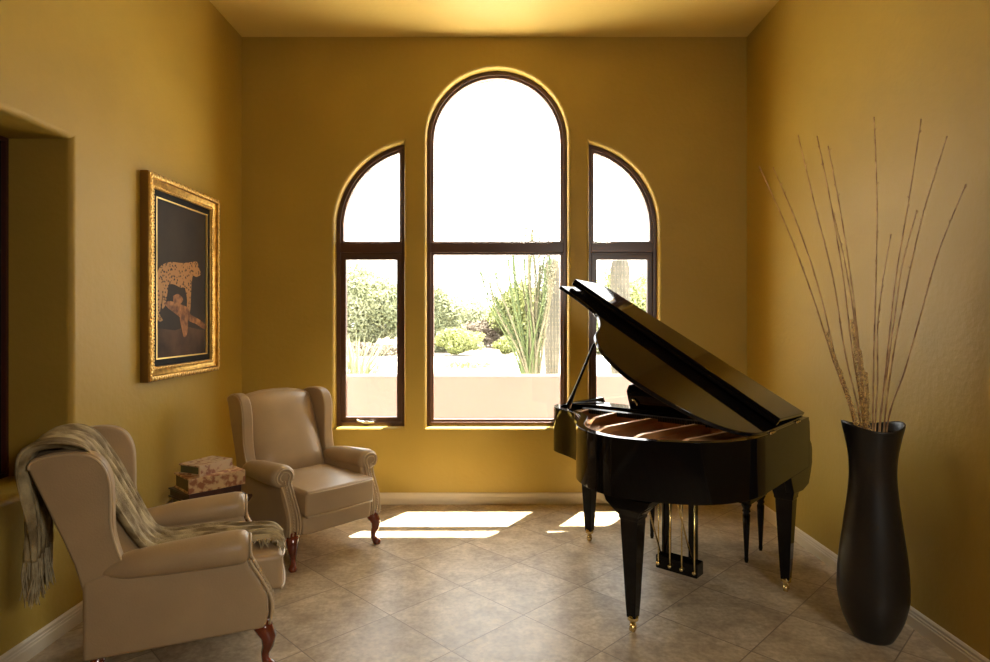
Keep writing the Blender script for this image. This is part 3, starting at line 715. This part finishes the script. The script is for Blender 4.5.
for x in (0.15, 0.75, 1.35):
    bm = NB(); tube(bm, [(x-0.04, 0.16+(x-0.04)*0.101, 0.026), (x+0.04, 0.16+(x+0.04)*0.101, 0.026)], 0.007, 8); obj('flap_hinge', bm, 'brass', lid, smooth=True)
for y in (0.25, 0.70):
    bm = NB(); tube(bm, [(-0.006, y-0.04, 1.004), (-0.006, y+0.04, 1.004)], 0.007, 8); obj('lid_hinge', bm, 'brass', pn, smooth=True)
# prop
tp = Vector((1.12*cos(PHI), 0.75, 1.0+1.12*sin(PHI)))
bm = NB(); tube(bm, [(1.395, 0.50, 0.985), Vector((1.395, 0.5, 0.985)).lerp(tp, 0.08), Vector((1.395, 0.5, 0.985)).lerp(tp, 0.22), tp], [0.022, 0.016, 0.0095, 0.0075], 8); obj('lid_prop', bm, 'black', pn, smooth=True)
bm = NB(); tube(bm, [(1.39, 0.48, 1.003), (1.16, 0.42, 1.022)], [0.008, 0.006], 6); obj('short_prop', bm, 'black', pn, smooth=True)
# underside beams
bm = NB(); box(bm, 0.35, 0.92, 0.40, 0.58, 0.625, 0.70); box(bm, 0.42, 0.60, 0.55, 1.22, 0.655, 0.70); obj('beams', bm, 'satin', pn, bevel=0.005)
bm = NB(); poly_at(bm, [p for p in inset(curve, 0.02*sgn)], 0.70, 0.712); obj('bottom_board', bm, 'satin', pn)
# legs
LG = [(FL(589.5, 541.0), 1), (FL(633, 631.5), 1), (FL(786, 591.5), 1)]
iv = (Matrix.Translation(PK) @ Matrix.Rotation(PR, 4, 'Z')).inverted()
for q, _ in LG:
    c = iv @ q
    bm = NB()
    rows_ = [(0.024, 0.075), (0.029, 0.16), (0.047, 0.56), (0.047, 0.575), (0.053, 0.580), (0.053, 0.595), (0.080, 0.632), (0.115, 0.66), (0.13, 0.692)]
    if c.y < 0.5: rows_ = [(0.024, 0.075), (0.029, 0.16), (0.047, 0.53), (0.047, 0.545), (0.053, 0.55), (0.053, 0.565), (0.062, 0.60), (0.066, 0.625)]
    prev = None
    for r, z in rows_:
        cap_ = 0.0
        rx_ = min(r, 0.075) if c.y > 0.5 else r
        cur = [bm.verts.new((c.x+a*r, c.y+b*rx_, z)) for a, b in ((-1, -1), (1, -1), (1, 1), (-1, 1))]
        if prev:
            for a in range(4): bm.faces.new((prev[a], prev[(a+1) % 4], cur[(a+1) % 4], cur[a]))
        else: bm.faces.new(cur)
        prev = cur
    bm.faces.new(prev)
    lg = obj('leg', bm, 'black', pn, bevel=0.005, angle=20)
    bm = NB(); lathe(bm, [(0.027, 0.085), (0.028, 0.062), (0.020, 0.055), (0.010, 0.05), (0.010, 0.04)][::-1], 14, (c.x, c.y, 0))
    tube(bm, [(c.x-0.010, c.y, 0.020), (c.x+0.010, c.y, 0.020)], 0.020, 14); tube(bm, [(c.x-0.016, c.y, 0.02), (c.x-0.014, c.y, 0.045), (c.x, c.y, 0.052)], 0.004, 6); tube(bm, [(c.x+0.016, c.y, 0.02), (c.x+0.014, c.y, 0.045), (c.x, c.y, 0.052)], 0.004, 6)
    obj('caster', bm, 'brass', lg, smooth=True)
# pedal lyre
lc = iv @ P(679, 566, 3.70); lx, ly = lc.x, lc.y
lyre = NB()
box(lyre, lx-0.132, lx+0.132, ly-0.05, ly+0.045, 0.062, 0.145)
lr = obj('pedal_lyre', lyre, 'black', pn, bevel=0.008)
for dx in (-0.085, 0.085):
    bm = NB(); box(bm, lx+dx-0.024, lx+dx+0.024, ly-0.03, ly+0.01, 0.14, 0.66); obj('post', bm, 'black', lr, bevel=0.006)
bm = NB()
for dx in (-0.118, -0.04, 0.035, 0.11): tube(bm, [(lx+dx, ly+0.045, 0.09), (lx+dx, ly+0.05, 0.13), (lx+dx, ly+0.045, 0.66)], 0.0045, 6); bmesh.ops.create_uvsphere(bm, u_segments=8, v_segments=6, radius=0.012, matrix=Matrix.Translation((lx+dx, ly+0.055, 0.098)))
obj('pedal_rods', bm, 'brass', lr, smooth=True)
for dx in (-0.06, 0.0, 0.06):
    bm = NB(); tube(bm, [(lx+dx, ly-0.02, 0.095), (lx+dx, ly-0.10, 0.092), (lx+dx, ly-0.15, 0.080), (lx+dx, ly-0.175, 0.078)], [0.008, 0.010, 0.016, 0.010], 10); obj('pedal', bm, 'brass', lr, smooth=True)
bm = NB(); tube(bm, [(lx+0.10, ly+0.02, 0.12), (lx+0.10, ly+0.30, 0.67)], 0.006, 6); tube(bm, [(lx-0.10, ly+0.02, 0.12), (lx-0.10, ly+0.30, 0.67)], 0.006, 6); obj('brace_rod', bm, 'brass', lr, smooth=True)

# bench
bc = (FL(746.3, 562)+FL(762.5, 550.4)+FL(650.5, 538)+Vector((1.30, 4.63, 0)))/4
bn = tag(empty('piano_bench', bc, PR), 'black piano bench with slim turned legs behind the grand piano', 'bench')
bm = NB(); box(bm, -0.40, 0.40, -0.19, 0.19, 0.455, 0.50); obj('seat', bm, 'black', bn, bevel=0.012)
bm = NB(); box(bm, -0.37, 0.37, -0.165, 0.165, 0.385, 0.455); obj('apron', bm, 'black', bn, bevel=0.004)
for sx in (-1, 1):
    for sy in (-1, 1):
        bm = NB(); lathe(bm, [(0.010, 0), (0.014, 0.02), (0.012, 0.04), (0.021, 0.22), (0.024, 0.31), (0.018, 0.325), (0.027, 0.335), (0.020, 0.35), (0.032, 0.375), (0.032, 0.39)], 14, (sx*0.335, sy*0.138, 0)); obj('leg', bm, 'black', bn, smooth=True)

# ---------------------------------------------------------------- vase with twigs
vc = Vector((1.872, 3.05, 0))
vs_ = tag(empty('floor_vase', vc), 'tall matte black floor vase in the right corner by the wall', 'vase')
prof = [(0.085, 0), (0.100, 0.004), (0.122, 0.04), (0.155, 0.11), (0.177, 0.20), (0.181, 0.26), (0.174, 0.38), (0.155, 0.52), (0.134, 0.66), (0.121, 0.77), (0.118, 0.84), (0.124, 0.92), (0.140, 1.0), (0.156, 1.055), (0.158, 1.066), (0.150, 1.066), (0.132, 1.0), (0.115, 0.92), (0.108, 0.84), (0.105, 0.6), (0.10, 0.3), (0.05, 0.1)]
pr = [tuple(p) for p in crom([Vector(p) for p in prof], 3)]
pr = [(a*0.875, b*0.99) for a, b in pr]
bm = NB(); lathe(bm, pr, 48)
for v in bm.verts:
    if v.co.z > 0.98: v.co.z += 0.016*cos(2*math.atan2(v.co.y, v.co.x)+0.4)*(v.co.z-0.98)/0.08
obj('vase_body', bm, 'vase', vs_, smooth=True)
tw = [(759,166,3.15),(773,167,3.2),(798,135,3.1),(817,136,3.25),(828,146,3.05),(830,200,3.3),(874,117,3.0),(921,119,2.92),(947,136,2.80),(966,184,2.74),(917,210,3.0),(891,234,3.05)]
lab = ['thin dry twig leaning furthest left in the vase','thin dry twig second from the left with a forked tip','straight twig rising left of the pair over the vase','twig just right of the tall straight left one','slender twig left of centre with long bare tip','short twig left of centre ending halfway up','tallest central twig rising straight from the vase','faint tall twig right of centre close to the wall','long dark twig leaning right with a doubled tip','twig arching furthest right towards the wall','short faint twig between the right hand ones','short hooked twig just right of the central one']
random.seed(11)
for (x, y, Y), lb_ in zip(tw, lab):
    tip = P(x, y, Y); tip.x = min(tip.x, 2.12); base = Vector((vc.x+(x-870)/110*0.055, vc.y+random.uniform(-.03, .03), 0.60)); rim = P(872+(x-870)*0.16, 425, vc.y)
    mid = rim.lerp(tip, 0.5)+Vector((random.uniform(-.02, .02)+(x-870)/110*-0.035, random.uniform(-.02, .02), 0))
    pts = crom([base, rim, rim.lerp(mid, .5)+Vector((random.uniform(-.012, .012), 0, 0)), mid, mid.lerp(tip, .5)+Vector((random.uniform(-.012, .012)+(x-870)/110*-0.012, 0, 0)), tip], 8)
    root = tag(empty('dry_twig', base), lb_, 'twig', 'dry twigs in the floor vase')
    bm = NB(); n = len(pts); tube(bm, [p-base for p in pts], [0.0048-0.0028*i/n+0.0006*sin(i*2.1) for i in range(n)], 6)
    for k in range(16):
        i = random.randint(n//3, n-2); p = pts[i]-base; d = Vector((random.uniform(-1, 1), random.uniform(-1, 1), 1.5)).normalized()*0.016
        tube(bm, [p, p+d], [0.0024, 0.0008], 4)
    obj('stem', bm, 'twig', root, smooth=True)
# curly golden filler sticks
for (x, y), lb_ in zip(((826, 332), (852, 320), (860, 350), (866, 372)), ('short curly golden stick leaning left in the vase', 'tallest curly golden stick near the vase centre', 'curly golden stick just right of the tallest one', 'lowest curly golden stick beside the vase centre')):
    tip = P(x, y, 3.02); base = Vector((vc.x-0.02, vc.y-0.01, 0.62)); rim = P(864+(x-852)*0.25, 424, vc.y-0.03)
    root = tag(empty('curly_stick', base), lb_, 'twig', 'curly golden sticks in the vase')
    bm = NB()
    for s in range(3):
        pts = []
        for k in range(90):
            t = k/89; c = base.lerp(rim, t/0.35) if t < 0.35 else rim.lerp(tip, (t-0.35)/0.65)
            pts.append(c-base+Vector((cos(k*1.15+s*2.1)+random.uniform(-.7, .7), sin(k*1.15+s*2.1), random.uniform(-.5, .5)))*0.0125*min(1, t*3)*(1.15-0.7*t))
        tube(bm, pts, 0.0021, 4)
    obj('stem', bm, 'twig2', root, smooth=True)
